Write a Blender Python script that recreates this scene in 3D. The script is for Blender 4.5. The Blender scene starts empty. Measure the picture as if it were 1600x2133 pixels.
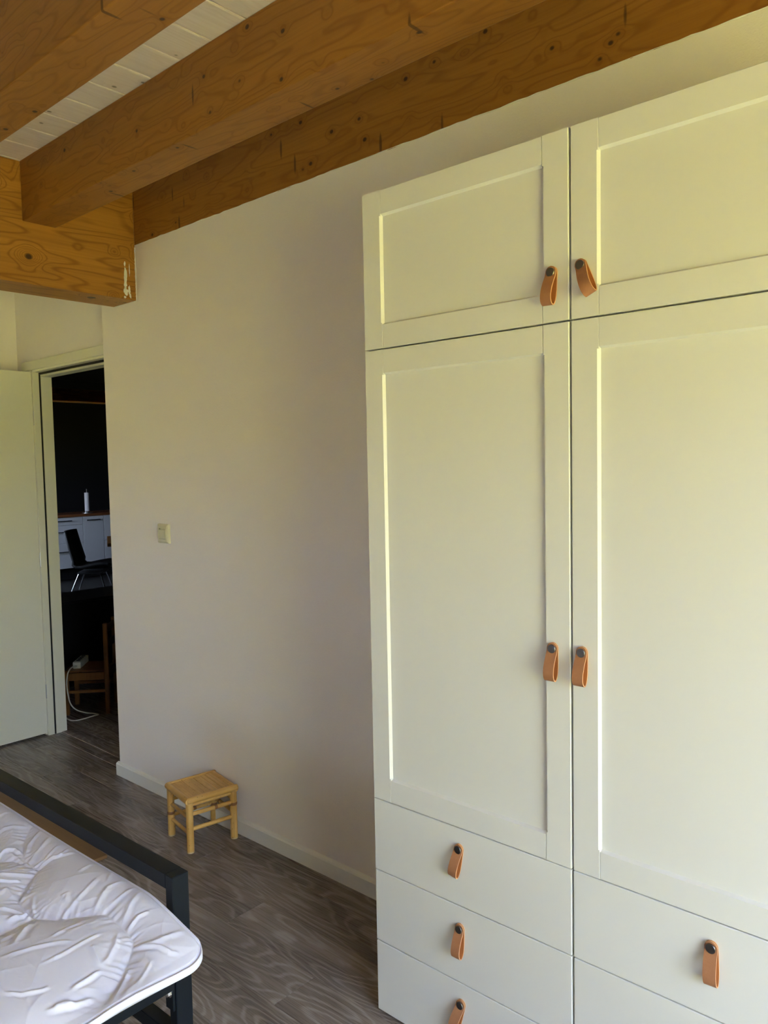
import bpy, bmesh, math, random
import numpy as np
from mathutils import Vector, Matrix, Quaternion

S = bpy.context.scene
COL = S.collection
PI = math.pi
random.seed(4)

# ------------------------------------------------------------------ camera
cam_d = bpy.data.cameras.new('camera')
cam = bpy.data.objects.new('camera', cam_d); COL.objects.link(cam)
cam_d.sensor_fit = 'HORIZONTAL'; cam_d.sensor_width = 36.0
cam_d.lens = 1634.61 / 1600 * 36.0
cam_d.clip_start = 0.05
RIGHT = Vector((0.74376937, 0.66816353, -0.01909525))
DOWN = Vector((0.02656435, -0.05809057, -0.99795783))
FWD = Vector((-0.66790828, 0.74174321, -0.06095532))
m3 = Matrix((RIGHT, -DOWN, -FWD)).transposed()
cam.matrix_world = Matrix.Translation((1.428123, -1.520277, 1.503734)) @ m3.to_4x4()
S.camera = cam

# ------------------------------------------------------------------ colour / sky / sun
S.view_settings.view_transform = 'Standard'
S.view_settings.look = 'None'
S.view_settings.gamma = 1.0
S.view_settings.use_curve_mapping = False
S.view_settings.exposure = 1.34
w = bpy.data.worlds.new('sky'); S.world = w; w.use_nodes = True
wn, wl = w.node_tree.nodes, w.node_tree.links
wn.clear()
wo = wn.new('ShaderNodeOutputWorld'); wb = wn.new('ShaderNodeBackground')
tc = wn.new('ShaderNodeTexCoord'); sx = wn.new('ShaderNodeSeparateXYZ'); cr = wn.new('ShaderNodeValToRGB')
wl.new(tc.outputs['Generated'], sx.inputs[0]); wl.new(sx.outputs['Z'], cr.inputs[0])
cr.color_ramp.elements[0].position = 0.0; cr.color_ramp.elements[0].color = (0.76, 0.90, 1.12, 1)
cr.color_ramp.elements[1].position = 0.9; cr.color_ramp.elements[1].color = (0.56, 0.74, 1.05, 1)
wl.new(cr.outputs[0], wb.inputs[0]); wb.inputs[1].default_value = 7.4
wl.new(wb.outputs[0], wo.inputs[0])
sun_d = bpy.data.lights.new('sun', 'SUN'); sun = bpy.data.objects.new('sun', sun_d); COL.objects.link(sun)
sun_d.energy = 40.0; sun_d.angle = math.radians(0.6); sun_d.color = (1.0, 0.93, 0.80)
# high sun from behind the house: it lights the garden only
sun.rotation_euler = Vector((0.5, -0.30, -1.0)).to_track_quat('-Z', 'Y').to_euler()

# ------------------------------------------------------------------ node helpers
def new_mat(name):
    m = bpy.data.materials.new(name); m.use_nodes = True
    nt = m.node_tree; b = nt.nodes['Principled BSDF']
    return m, nt, b
def N(nt, t, **kw):
    n = nt.nodes.new(t)
    for k, v in kw.items():
        if k.startswith('i_'):
            key = k[2:]; key = int(key) if key.isdigit() else key.replace('_', ' ')
            n.inputs[key].default_value = v
        else: setattr(n, k, v)
    return n
def math_n(nt, op, a, b=None, c=None, clamp=False):
    n = nt.nodes.new('ShaderNodeMath'); n.operation = op; n.use_clamp = clamp
    for i, v in enumerate((a, b, c)):
        if v is None: continue
        if isinstance(v, (int, float)): n.inputs[i].default_value = v
        else: nt.links.new(v, n.inputs[i])
    return n.outputs[0]
def smooth(nt, v, lo, hi, a=0.0, b=1.0):
    n = nt.nodes.new('ShaderNodeMapRange'); n.interpolation_type = 'SMOOTHSTEP'
    nt.links.new(v, n.inputs[0])
    for i, x in zip((1, 2, 3, 4), (lo, hi, a, b)): n.inputs[i].default_value = x
    return n.outputs[0]
def mixc(nt, f, a, b, mode='MIX'):
    n = nt.nodes.new('ShaderNodeMix'); n.data_type = 'RGBA'; n.blend_type = mode
    if isinstance(f, (int, float)): n.inputs[0].default_value = f
    else: nt.links.new(f, n.inputs[0])
    for i, v in ((6, a), (7, b)):
        if isinstance(v, tuple): n.inputs[i].default_value = (*v, 1)
        else: nt.links.new(v, n.inputs[i])
    return n.outputs[2]
def bump(nt, b, h, dist, strength=1.0):
    n = nt.nodes.new('ShaderNodeBump'); n.inputs['Distance'].default_value = dist; n.inputs['Strength'].default_value = strength
    nt.links.new(h, n.inputs['Height']); nt.links.new(n.outputs[0], b.inputs['Normal'])
def coords(nt, axis='X', rnd=True):
    """object coordinates with the grain along x, moved by a random amount per object"""
    t = nt.nodes.new('ShaderNodeTexCoord'); o = t.outputs['Object']
    if axis != 'X':
        s = nt.nodes.new('ShaderNodeSeparateXYZ'); c = nt.nodes.new('ShaderNodeCombineXYZ'); nt.links.new(o, s.inputs[0])
        order = {'Y': (1, 0, 2), 'Z': (2, 0, 1)}[axis]
        for i, k in enumerate(order): nt.links.new(s.outputs[k], c.inputs[i])
        o = c.outputs[0]
    if rnd:
        inf = nt.nodes.new('ShaderNodeObjectInfo')
        v = nt.nodes.new('ShaderNodeVectorMath'); v.operation = 'SCALE'; v.inputs[0].default_value = (37.0, 91.0, 53.0)
        nt.links.new(inf.outputs['Random'], v.inputs['Scale'])
        a = nt.nodes.new('ShaderNodeVectorMath'); a.operation = 'ADD'
        nt.links.new(o, a.inputs[0]); nt.links.new(v.outputs[0], a.inputs[1]); o = a.outputs[0]
    return o
def scaled(nt, v, s):
    n = nt.nodes.new('ShaderNodeVectorMath'); n.operation = 'MULTIPLY'; n.inputs[1].default_value = s
    nt.links.new(v, n.inputs[0]); return n.outputs[0]
def noise(nt, v, scale, detail=3, rough=0.55, out=0, dist=0.0):
    n = nt.nodes.new('ShaderNodeTexNoise'); n.inputs['Scale'].default_value = scale; n.inputs['Detail'].default_value = detail
    n.inputs['Roughness'].default_value = rough; n.inputs['Distortion'].default_value = dist
    nt.links.new(v, n.inputs['Vector']); return n.outputs[out]
def plain(name, col, rough=0.5, metal=0.0, spec=0.5, bumps=None, var=0.0):
    m, nt, b = new_mat(name)
    b.inputs['Base Color'].default_value = (*col, 1); b.inputs['Roughness'].default_value = rough
    b.inputs['Metallic'].default_value = metal; b.inputs['Specular IOR Level'].default_value = spec
    t = nt.nodes.new('ShaderNodeTexCoord').outputs['Object']
    if var:
        f = noise(nt, t, 6.0, 4)
        nt.links.new(mixc(nt, f, tuple(c * (1 - var) for c in col), tuple(min(1, c * (1 + var)) for c in col)), b.inputs['Base Color'])
    if bumps: bump(nt, b, noise(nt, t, bumps[0], 3), bumps[1])
    return m

def softwood(name, axis, light, dark, knot, ring=40.0, ring_amt=0.6, knot_scale=11.0, rough=0.45, spikes=0.0, big=0.0, swirl=0.35, stretch=(0.7, 5, 5)):
    """spruce: streaks along the grain, growth lines that swirl around knots"""
    m, nt, b = new_mat(name)
    P = coords(nt, axis)
    vor = nt.nodes.new('ShaderNodeTexVoronoi'); vor.inputs['Scale'].default_value = knot_scale
    nt.links.new(scaled(nt, P, (0.8, 1, 1)), vor.inputs['Vector'])
    d = math_n(nt, 'DIVIDE', vor.outputs['Distance'], knot_scale)
    kmask = smooth(nt, d, 0.0045, 0.0085, 1.0, 0.0)
    pull = math_n(nt, 'POWER', 2.718, math_n(nt, 'MULTIPLY', math_n(nt, 'MULTIPLY', d, d), -2600.0))
    if big:
        v2 = nt.nodes.new('ShaderNodeTexVoronoi'); v2.inputs['Scale'].default_value = 4.6
        nt.links.new(scaled(nt, P, (0.8, 1, 1)), v2.inputs['Vector'])
        d2 = math_n(nt, 'DIVIDE', v2.outputs['Distance'], 4.6)
        k2 = smooth(nt, d2, 0.013, 0.019, 1.0, 0.0)
        kmask = math_n(nt, 'MAXIMUM', kmask, k2)
        pull = math_n(nt, 'ADD', pull, math_n(nt, 'MULTIPLY', math_n(nt, 'POWER', 2.718, math_n(nt, 'MULTIPLY', math_n(nt, 'MULTIPLY', d2, d2), -700.0)), 1.6))
    low = noise(nt, scaled(nt, P, stretch), 1.3, 2)
    f = math_n(nt, 'ADD', math_n(nt, 'MULTIPLY', low, 1.0), math_n(nt, 'MULTIPLY', pull, swirl * 0.3))
    tri = math_n(nt, 'PINGPONG', math_n(nt, 'MULTIPLY', f, ring), 1.0)
    line = smooth(nt, tri, 0.55, 1.0)
    fine = noise(nt, scaled(nt, P, (2.5, 110, 110)), 1.0, 3)
    streak = noise(nt, scaled(nt, P, (0.6, 14, 14)), 1.0, 4)
    a = mixc(nt, smooth(nt, streak, 0.3, 0.7), light, tuple(0.72 * l + 0.28 * q for l, q in zip(light, dark)))
    a = mixc(nt, math_n(nt, 'MULTIPLY', line, ring_amt), a, dark)
    a = mixc(nt, smooth(nt, fine, 0.35, 0.75, 0.0, 0.3), a, dark)
    halo = math_n(nt, 'MULTIPLY', smooth(nt, d, 0.006, 0.03, 1.0, 0.0), 0.3)
    a = mixc(nt, halo, a, dark)
    a = mixc(nt, math_n(nt, 'MULTIPLY', kmask, 0.92), a, knot)
    if spikes:
        v3 = nt.nodes.new('ShaderNodeTexVoronoi'); v3.inputs['Scale'].default_value = 1.0
        wob = nt.nodes.new('ShaderNodeVectorMath'); wob.operation = 'ADD'
        nt.links.new(scaled(nt, P, (7.0, 4.0, 4.0)), wob.inputs[0])
        wob.inputs[1].default_value = (3.3, 1.7, 8.1); nt.links.new(wob.outputs[0], v3.inputs['Vector'])
        dd = nt.nodes.new('ShaderNodeVectorMath'); dd.operation = 'SUBTRACT'
        nt.links.new(wob.outputs[0], dd.inputs[0]); nt.links.new(v3.outputs['Position'], dd.inputs[1])
        sc = scaled(nt, dd.outputs[0], (1 / 7.0 / 0.007, 1 / 4.0 / 0.045, 1 / 4.0 / 0.045))
        ln = nt.nodes.new('ShaderNodeVectorMath'); ln.operation = 'LENGTH'; nt.links.new(sc, ln.inputs[0])
        sm = smooth(nt, ln.outputs['Value'], 0.55, 1.0, spikes, 0.0)
        a = mixc(nt, sm, a, knot)
    nt.links.new(a, b.inputs['Base Color'])
    b.inputs['Roughness'].default_value = rough; b.inputs['Specular IOR Level'].default_value = 0.35
    bump(nt, b, math_n(nt, 'ADD', line, math_n(nt, 'MULTIPLY', fine, 0.6)), 0.0004, 0.5)
    return m

M = {}
M['wall'] = plain('wall_paint', (0.90, 0.84, 0.815), 0.75, spec=0.25, bumps=(220, 0.0006))
M['white_paint'] = plain('white_gloss_paint', (0.80, 0.78, 0.66), 0.4, bumps=(30, 0.0008))
M['skirting'] = plain('skirting_paint', (0.80, 0.79, 0.77), 0.5, bumps=(60, 0.0005))
M['foil'] = plain('wardrobe_foil', (0.80, 0.795, 0.785), 0.42, spec=0.4)
M['carcass'] = plain('carcass_white', (0.74, 0.74, 0.73), 0.5)
M['beam_x'] = softwood('spruce_beam', 'X', (0.38, 0.165, 0.030), (0.21, 0.072, 0.010), (0.03, 0.010, 0.005), ring=30, ring_amt=0.5, knot_scale=13, spikes=0.7)
M['beam_y'] = softwood('spruce_cross_beam', 'Y', (0.45, 0.205, 0.034), (0.20, 0.072, 0.010), (0.03, 0.012, 0.006), ring=40, ring_amt=0.62, stretch=(0.4, 4.2, 4.2), knot_scale=8.5, big=1.0, swirl=0.7)
M['ceiling'] = softwood('white_washed_boards', 'Y', (0.92, 0.83, 0.80), (0.76, 0.65, 0.60), (0.30, 0.25, 0.22), ring=22, ring_amt=0.25, knot_scale=11, rough=0.6)
M['caulk'] = plain('caulk', (0.86, 0.84, 0.80), 0.6)
M['bed_metal'] = plain('black_powder_coat', (0.007, 0.010, 0.015), 0.45, spec=0.2, bumps=(900, 0.0002))
M['chrome'] = plain('chrome', (0.75, 0.75, 0.76), 0.18, 1.0)
M['dark_metal'] = plain('dark_metal', (0.02, 0.02, 0.022), 0.35, 0.9)
M['black'] = plain('black_plastic', (0.008, 0.008, 0.009), 0.5)
M['seal'] = plain('rubber_seal', (0.006, 0.006, 0.007), 0.7)
M['switch'] = plain('switch_cream', (0.70, 0.66, 0.48), 0.35)
M['hall_dark'] = plain('hall_unlit_black', (0.012, 0.012, 0.013), 0.9, spec=0.1)  # unlit room's darkness put into the wall colour; also black plinths and sideboard
M['hall_front'] = plain('kitchen_front', (0.72, 0.72, 0.74), 0.5)
M['worktop'] = softwood('worktop_wood', 'Y', (0.26, 0.10, 0.035), (0.13, 0.045, 0.015), (0.04, 0.015, 0.01), ring=20, ring_amt=0.3, knot_scale=3)
M['chair_wood'] = softwood('child_chair_wood', 'Z', (0.22, 0.10, 0.022), (0.14, 0.055, 0.012), (0.05, 0.02, 0.01), ring=20, ring_amt=0.3, knot_scale=3)
M['plug_white'] = plain('white_plastic', (0.72, 0.71, 0.60), 0.4)
M['paper'] = plain('paper_roll', (0.80, 0.75, 0.74), 0.9)
M['steel'] = plain('brushed_steel', (0.5, 0.5, 0.5), 0.35, 1.0)
M['board'] = softwood('brown_softwood', 'X', (0.22, 0.125, 0.055), (0.17, 0.092, 0.04), (0.12, 0.06, 0.03), ring=12, ring_amt=0.25, knot_scale=2, rough=0.5)
M['grass'] = plain('lawn', (0.42, 0.385, 0.10), 0.9, spec=0.1, var=0.3)
M['leaf'] = plain('hedge_leaves', (0.24, 0.24, 0.06), 0.7, spec=0.2, var=0.4)
M['mattress'] = plain('mattress_cover', (0.75, 0.74, 0.72), 0.9)

def mk_leather():
    m, nt, b = new_mat('tan_leather')
    t = nt.nodes.new('ShaderNodeTexCoord').outputs['Object']
    f = noise(nt, t, 90, 4); g = noise(nt, t, 600, 2)
    c = mixc(nt, f, (0.38, 0.165, 0.080), (0.45, 0.21, 0.108))
    nt.links.new(c, b.inputs['Base Color']); b.inputs['Roughness'].default_value = 0.55
    b.inputs['Specular IOR Level'].default_value = 0.3
    bump(nt, b, g, 0.0002); return m
M['leather'] = mk_leather()
M['leather_in'] = plain('leather_flesh_side', (0.50, 0.18, 0.06), 0.8, spec=0.2, bumps=(500, 0.0003), var=0.15)
M['leather_edge'] = plain('leather_cut_edge', (0.66, 0.36, 0.19), 0.7, spec=0.2)
def mk_screw():
    m, nt, b = new_mat('turned_gunmetal')
    b.inputs['Base Color'].default_value = (0.18, 0.17, 0.165, 1); b.inputs['Metallic'].default_value = 1.0
    b.inputs['Roughness'].default_value = 0.28; b.inputs['Anisotropic'].default_value = 0.9
    tg = nt.nodes.new('ShaderNodeTangent'); tg.direction_type = 'RADIAL'; tg.axis = 'Y'
    nt.links.new(tg.outputs[0], b.inputs['Tangent']); return m
M['screw'] = mk_screw()

def mk_floor():
    m, nt, b = new_mat('laminate_grey_oak')
    P = coords(nt, 'X')
    inf = nt.nodes.new('ShaderNodeObjectInfo')
    low = noise(nt, scaled(nt, P, (1.7, 7.5, 1)), 1.0, 1, 0.5)
    mid = noise(nt, scaled(nt, P, (7, 18, 1)), 1.0, 3)
    f = math_n(nt, 'ADD', low, math_n(nt, 'MULTIPLY', mid, 0.06))
    tri = math_n(nt, 'PINGPONG', math_n(nt, 'MULTIPLY', f, 30.0), 1.0)
    line = smooth(nt, tri, 0.45, 0.95)
    fine = noise(nt, scaled(nt, P, (4, 210, 1)), 1.0, 3, 0.6)
    patch = noise(nt, scaled(nt, P, (1.8, 7, 1)), 1.1, 3)
    a = mixc(nt, smooth(nt, patch, 0.3, 0.72), (0.120, 0.092, 0.078), (0.255, 0.208, 0.180))
    a = mixc(nt, math_n(nt, 'MULTIPLY', line, smooth(nt, patch, 0.3, 0.6, 0.28, 0.6)), a, (0.42, 0.37, 0.335))
    a = mixc(nt, smooth(nt, fine, 0.5, 0.72, 0.0, 0.55), a, (0.070, 0.052, 0.045))
    tone = nt.nodes.new('ShaderNodeMapRange'); nt.links.new(inf.outputs['Random'], tone.inputs[0])
    tone.inputs[3].default_value = 0.84; tone.inputs[4].default_value = 1.14
    g = nt.nodes.new('ShaderNodeCombineXYZ')
    for i in range(3): nt.links.new(tone.outputs[0], g.inputs[i])
    a = mixc(nt, 1.0, a, g.outputs[0], 'MULTIPLY')
    nt.links.new(a, b.inputs['Base Color'])
    nt.links.new(smooth(nt, fine, 0.4, 0.7, 0.26, 0.42), b.inputs['Roughness'])
    b.inputs['Specular IOR Level'].default_value = 0.45
    bump(nt, b, math_n(nt, 'SUBTRACT', math_n(nt, 'MULTIPLY', line, 0.3), fine), 0.0004, 0.5)
    return m
M['floor'] = mk_floor()
M['subfloor'] = plain('subfloor', (0.03, 0.026, 0.024), 0.6)

def mk_bamboo(axis):
    m, nt, b = new_mat('bamboo_' + axis.lower())
    P = coords(nt, axis)
    st = noise(nt, scaled(nt, P, (3, 140, 140)), 1.0, 3)
    lo = noise(nt, scaled(nt, P, (9, 20, 20)), 1.0, 3)
    sp = nt.nodes.new('ShaderNodeTexVoronoi'); sp.inputs['Scale'].default_value = 60
    nt.links.new(P, sp.inputs['Vector'])
    c = mixc(nt, smooth(nt, lo, 0.3, 0.7), (0.78, 0.48, 0.15), (0.62, 0.34, 0.085))
    c = mixc(nt, smooth(nt, st, 0.4, 0.75, 0, 0.35), c, (0.30, 0.14, 0.03))
    c = mixc(nt, smooth(nt, sp.outputs['Distance'], 0.08, 0.16, 0.7, 0), c, (0.16, 0.07, 0.02))
    nt.links.new(c, b.inputs['Base Color']); b.inputs['Roughness'].default_value = 0.34
    return m
for ax in 'XYZ': M['bamboo_' + ax] = mk_bamboo(ax)
M['bamboo_node'] = plain('bamboo_node', (0.24, 0.10, 0.03), 0.5, var=0.3)
M['bamboo_cut'] = plain('bamboo_cut_end', (0.62, 0.46, 0.24), 0.8)

def mk_duvet():
    m, nt, b = new_mat('white_cotton_duvet')
    t = nt.nodes.new('ShaderNodeTexCoord').outputs['Object']
    b.inputs['Base Color'].default_value = (0.78, 0.79, 0.99, 1)
    b.inputs['Roughness'].default_value = 0.62; b.inputs['Sheen Weight'].default_value = 0.15
    b.inputs['Specular IOR Level'].default_value = 0.35
    n1 = noise(nt, scaled(nt, t, (1, 1, 1)), 18, 3, 0.5, dist=1.0)
    n2 = noise(nt, t, 900, 2)
    bump(nt, b, math_n(nt, 'ADD', n1, math_n(nt, 'MULTIPLY', n2, 0.02)), 0.004, 0.4)
    return m
M['duvet'] = mk_duvet()

# ------------------------------------------------------------------ mesh helpers
class MB:
    def __init__(s): s.v = []; s.f = []; s.mi = []; s.cur = 0
    def add(s, vs, fs):
        o = len(s.v); s.v += [tuple(v) for v in vs]
        s.f += [tuple(i + o for i in f) for f in fs]; s.mi += [s.cur] * len(fs); return s
    def bm(s, bm):
        bm.verts.index_update()
        return s.add([v.co[:] for v in bm.verts], [[v.index for v in f.verts] for f in bm.faces])
    def box(s, x0, x1, y0, y1, z0, z1, bev=0.0, seg=2, mat=None):
        b = bmesh.new(); bmesh.ops.create_cube(b, size=1.0)
        for v in b.verts:
            v.co = Vector((x0 if v.co.x < 0 else x1, y0 if v.co.y < 0 else y1, z0 if v.co.z < 0 else z1))
        if bev: bmesh.ops.bevel(b, geom=b.edges[:], offset=bev, segments=seg, profile=0.6, affect='EDGES')
        if mat is not None: b.transform(mat)
        s.bm(b); b.free(); return s
    def tube(s, pts, r, n=12, cap=True):
        pts = [Vector(p) for p in pts]; rs = r if isinstance(r, (list, tuple)) else [r] * len(pts)
        vs, fs = [], []
        up = None
        for i, p in enumerate(pts):
            t = (pts[min(i + 1, len(pts) - 1)] - pts[max(i - 1, 0)]).normalized()
            if up is None: up = t.orthogonal().normalized()
            else: up = (up - t * up.dot(t)).normalized()
            q = t.cross(up)
            for k in range(n):
                a = 2 * PI * k / n; vs.append(p + (up * math.cos(a) + q * math.sin(a)) * rs[i])
        for i in range(len(pts) - 1):
            for k in range(n):
                fs.append((i * n + k, i * n + (k + 1) % n, (i + 1) * n + (k + 1) % n, (i + 1) * n + k))
        if cap:
            fs.append(tuple(range(n - 1, -1, -1))); fs.append(tuple((len(pts) - 1) * n + k for k in range(n)))
        return s.add(vs, fs)
    def prism(s, poly, axis, a, b):
        """poly of (u, v) extruded along axis; axis 'z': (x, y), 'x': (y, z), 'y': (x, z)"""
        n = len(poly)
        P = {'z': lambda u, v, t: (u, v, t), 'x': lambda u, v, t: (t, u, v), 'y': lambda u, v, t: (u, t, v)}[axis]
        vs = [P(u, v, a) for u, v in poly] + [P(u, v, b) for u, v in poly]
        fs = [tuple(range(n - 1, -1, -1)), tuple(range(n, 2 * n))] + [(i, (i + 1) % n, n + (i + 1) % n, n + i) for i in range(n)]
        return s.add(vs, fs)
    def mesh(s, name, mats, smooth=False, ang=None):
        me = bpy.data.meshes.new(name); me.from_pydata(s.v, [], s.f)
        for m in (mats if isinstance(mats, (list, tuple)) else [mats]): me.materials.append(m)
        me.polygons.foreach_set('material_index', s.mi)
        b = bmesh.new(); b.from_mesh(me); bmesh.ops.recalc_face_normals(b, faces=b.faces); b.to_mesh(me); b.free()
        if smooth:
            me.polygons.foreach_set('use_smooth', [True] * len(me.polygons))
            if ang: me.set_sharp_from_angle(angle=math.radians(ang))
        me.update(); return me
    def build(s, name, mats, parent=None, smooth=False, ang=None, loc=None, **props):
        o = bpy.data.objects.new(name, s.mesh(name, mats, smooth, ang)); COL.objects.link(o)
        if parent: o.parent = parent
        if loc: o.location = loc
        for k, v in props.items(): o[k] = v
        return o
def thing(name, label, cat, loc=(0, 0, 0), rz=0.0, group=None):
    o = bpy.data.objects.new(name, None); COL.objects.link(o); o.empty_display_size = 0.1
    o.location = loc; o.rotation_euler = (0, 0, rz); o['label'] = label; o['category'] = cat
    if group: o['group'] = group
    return o
def place(o, loc, rot=None):
    o.location = loc
    if rot: o.rotation_euler = rot
    return o

ZF = -0.0085                                # finished floor
ZC = 2.745                                  # ceiling boards
WX0, WX1, WY0, WY1 = -3.18, 2.75, -3.35, 0.42

# ------------------------------------------------------------------ setting: bedroom shell
STR = dict(kind='structure')
MB().box(-9.9, 4.2, -3.6, 6.6, ZF - 0.2, ZF - 0.012).build('floor', M['subfloor'], label='grey brown laminate floor of long planks', **STR)
floor = bpy.data.objects['floor']
PW, PL = 0.158, 1.29
cache = {}
def plank(x0, x1, y0, y1):
    key = (round(x1 - x0, 3), round(y1 - y0, 3))
    if key not in cache:
        cache[key] = MB().box(0, key[0] - 0.0008, 0, key[1] - 0.0008, -0.0118, 0, 0.0012, 1).mesh('floor_plank', M['floor'])
    o = bpy.data.objects.new('floor_plank', cache[key]); COL.objects.link(o); o.parent = floor
    o.location = (x0, y0, ZF)
for k in range(-7, 23):
    y1 = 0.305 - PW * k; y0 = y1 - PW
    xa, xb = (WX0, WX1) if y1 < 0.47 else (-4.6, -1.75)
    if y1 < -3.3: continue
    y0 = max(y0, WY0)
    j = (-1.10 + 0.43 * k)
    j -= math.ceil((j - xa) / PL) * PL
    x = j
    while x < xb:
        a, b = max(x, xa), min(x + PL, xb)
        if b - a > 0.02: plank(a, b, y0, y1)
        x += PL
ceil = MB().box(WX0 - 0.15, WX1 + 0.15, WY0 - 0.15, 0.56, ZC + 0.013, ZC + 0.2).build('ceiling', M['ceiling'], label='ceiling of white washed boards above the timber beams', **STR)
bm0 = MB().box(0, 0.1572, 0, 3.85, 0, 0.0125, 0.006, 2).mesh('ceiling_board', M['ceiling'])
x = -0.351 - 0.16 * 18
while x < WX1:
    if x > WX0 - 0.16:
        o = bpy.data.objects.new('ceiling_board', bm0); COL.objects.link(o); o.parent = ceil
        o.location = (x, WY0, ZC)
    x += 0.16
# walls
XC = -2.113                                 # free end of the long wall
MB().box(XC, WX1 + 0.15, WY1, 0.56, ZF - 0.01, ZC + 0.012).build('wall_back', M['wall'], label='off-white painted wall behind wardrobe and stool', **STR)
DX0, DX1, DH = -2.96, -2.13, 2.05           # door opening
YD = 0.47
wd = MB()
wd.box(WX0 - 0.15, DX0 - 0.03, YD, 0.56, ZF - 0.01, ZC + 0.012)
wd.box(DX0 - 0.03, XC - 0.0005, YD, 0.56, DH + 0.03, ZC + 0.012)
wd.build('wall_door', M['wall'], label='off-white wall around the doorway', **STR)
MB().box(WX0 - 0.15, WX0, WY0 - 0.15, YD - 0.0005, ZF - 0.01, ZC + 0.012).build('wall_left', M['wall'], label='off-white side wall behind the open door', **STR)
W2 = (-2.6, -1.9, 0.9, 1.55)               # unseen window added to brighten the long wall: x0, x1, z0, z1
wq = MB()
wq.box(WX0, W2[0], WY0 - 0.15, WY0, ZF - 0.01, ZC + 0.012); wq.box(W2[1], WX1, WY0 - 0.15, WY0, ZF - 0.01, ZC + 0.012)
wq.box(W2[0], W2[1], WY0 - 0.15, WY0, ZF - 0.01, W2[2]); wq.box(W2[0], W2[1], WY0 - 0.15, WY0, W2[3], ZC + 0.012)
wq.build('wall_front', M['wall'], **STR)
wq = MB()
for x in (W2[0], (W2[0] + W2[1]) / 2 - 0.03, W2[1] - 0.06): wq.box(x, x + 0.06, WY0 - 0.11, WY0 - 0.04, W2[2], W2[3], 0.004, 1)
for z in (W2[2], W2[3] - 0.06): wq.box(W2[0], W2[1], WY0 - 0.11, WY0 - 0.04, z, z + 0.06, 0.004, 1)
wq.build('fill_window', M['white_paint'], label='white frame of the small window added for fill light', **STR)
WIN = (-1.85, -0.30, 0.05, 2.08)            # window wall opening: y0, y1, z0, z1
wr = MB()
wr.box(WX1, WX1 + 0.15, WIN[1], WY1 - 0.0005, ZF - 0.01, ZC + 0.012)
wr.box(WX1, WX1 + 0.15, WY0 - 0.15, WIN[0], ZF - 0.01, ZC + 0.012)
wr.box(WX1, WX1 + 0.15, WIN[0], WIN[1], WIN[3], ZC + 0.012)
wr.box(WX1, WX1 + 0.15, WIN[0], WIN[1], ZF - 0.01, WIN[2])
wr.build('wall_right', M['wall'], **STR)
wf = MB()
for y in (WIN[0], (WIN[0] + WIN[1]) / 2 - 0.035, WIN[1] - 0.07): wf.box(WX1 + 0.04, WX1 + 0.11, y, y + 0.07, WIN[2], WIN[3], 0.004, 1)
for z in (WIN[2], WIN[3] - 0.07): wf.box(WX1 + 0.04, WX1 + 0.11, WIN[0], WIN[1], z, z + 0.07, 0.004, 1)
wf.build('window_1', M['white_paint'], label='white frame of the patio window', **STR)
# skirting with a bevelled top, returned at the free wall end
sk = [(0.4199, ZF), (0.405, ZF), (0.405, ZF + 0.055), (0.4085, ZF + 0.061), (0.4135, ZF + 0.063), (0.4199, ZF + 0.066)]
MB().prism(sk, 'x', XC - 0.012, WX1 - 0.001).build('baseboard_back', M['skirting'], label='low white skirting board along the long wall', **STR)
MB().box(XC - 0.012, XC - 0.0005, 0.42, YD - 0.02, ZF, ZF + 0.063, 0.003).build('baseboard_end', M['skirting'], **STR)

# ------------------------------------------------------------------ beams
def beam(name, x0, x1, y0, y1, z0, z1, mat, label, axis_x=True, rad=0.004):
    cx, cy, cz = (x0 + x1) / 2, (y0 + y1) / 2, (z0 + z1) / 2
    t = MB().box(x0 - cx, x1 - cx, y0 - cy, y1 - cy, z0 - cz, z1 - cz, rad, 2).build(name, mat, loc=(cx, cy, cz))
    t['label'] = label; t['category'] = 'beam'; t['group'] = 'timber ceiling beams' if axis_x else 'timber cross beams'
    return t
XB = -1.798
beam_wall = beam('ceiling_beam', XB + 0.001, WX1, 0.4175, 0.4199, 2.507, ZC - 0.0005, M['beam_x'], 'dark timber beam face set into the wall above the wardrobe', rad=0.0006)
beam('ceiling_beam', XB + 0.001, WX1, -0.082, 0.055, 2.508, ZC - 0.0005, M['beam_x'], 'spruce beam hanging free beside the strip of white ceiling boards')
beam('ceiling_beam', XB + 0.001, WX1, -0.592, -0.457, 2.508, ZC - 0.0005, M['beam_x'], 'spruce beam at the corner of the picture nearest the camera')
for k in range(2, 6):
    yb = -0.082 - 0.51 * k
    beam('ceiling_beam', XB + 0.001, WX1, yb, yb + 0.136, 2.508, ZC - 0.0005, M['beam_x'], 'spruce ceiling beam behind the camera over the bed').__setitem__('group', 'beams above the bed')
xbeam = beam('cross_beam', XB - 0.2, XB, WY0 + 0.001, 0.4195, 2.262, ZC - 0.0005, M['beam_y'], 'deep knotty timber cross beam carrying the others near the door', axis_x=False)
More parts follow.
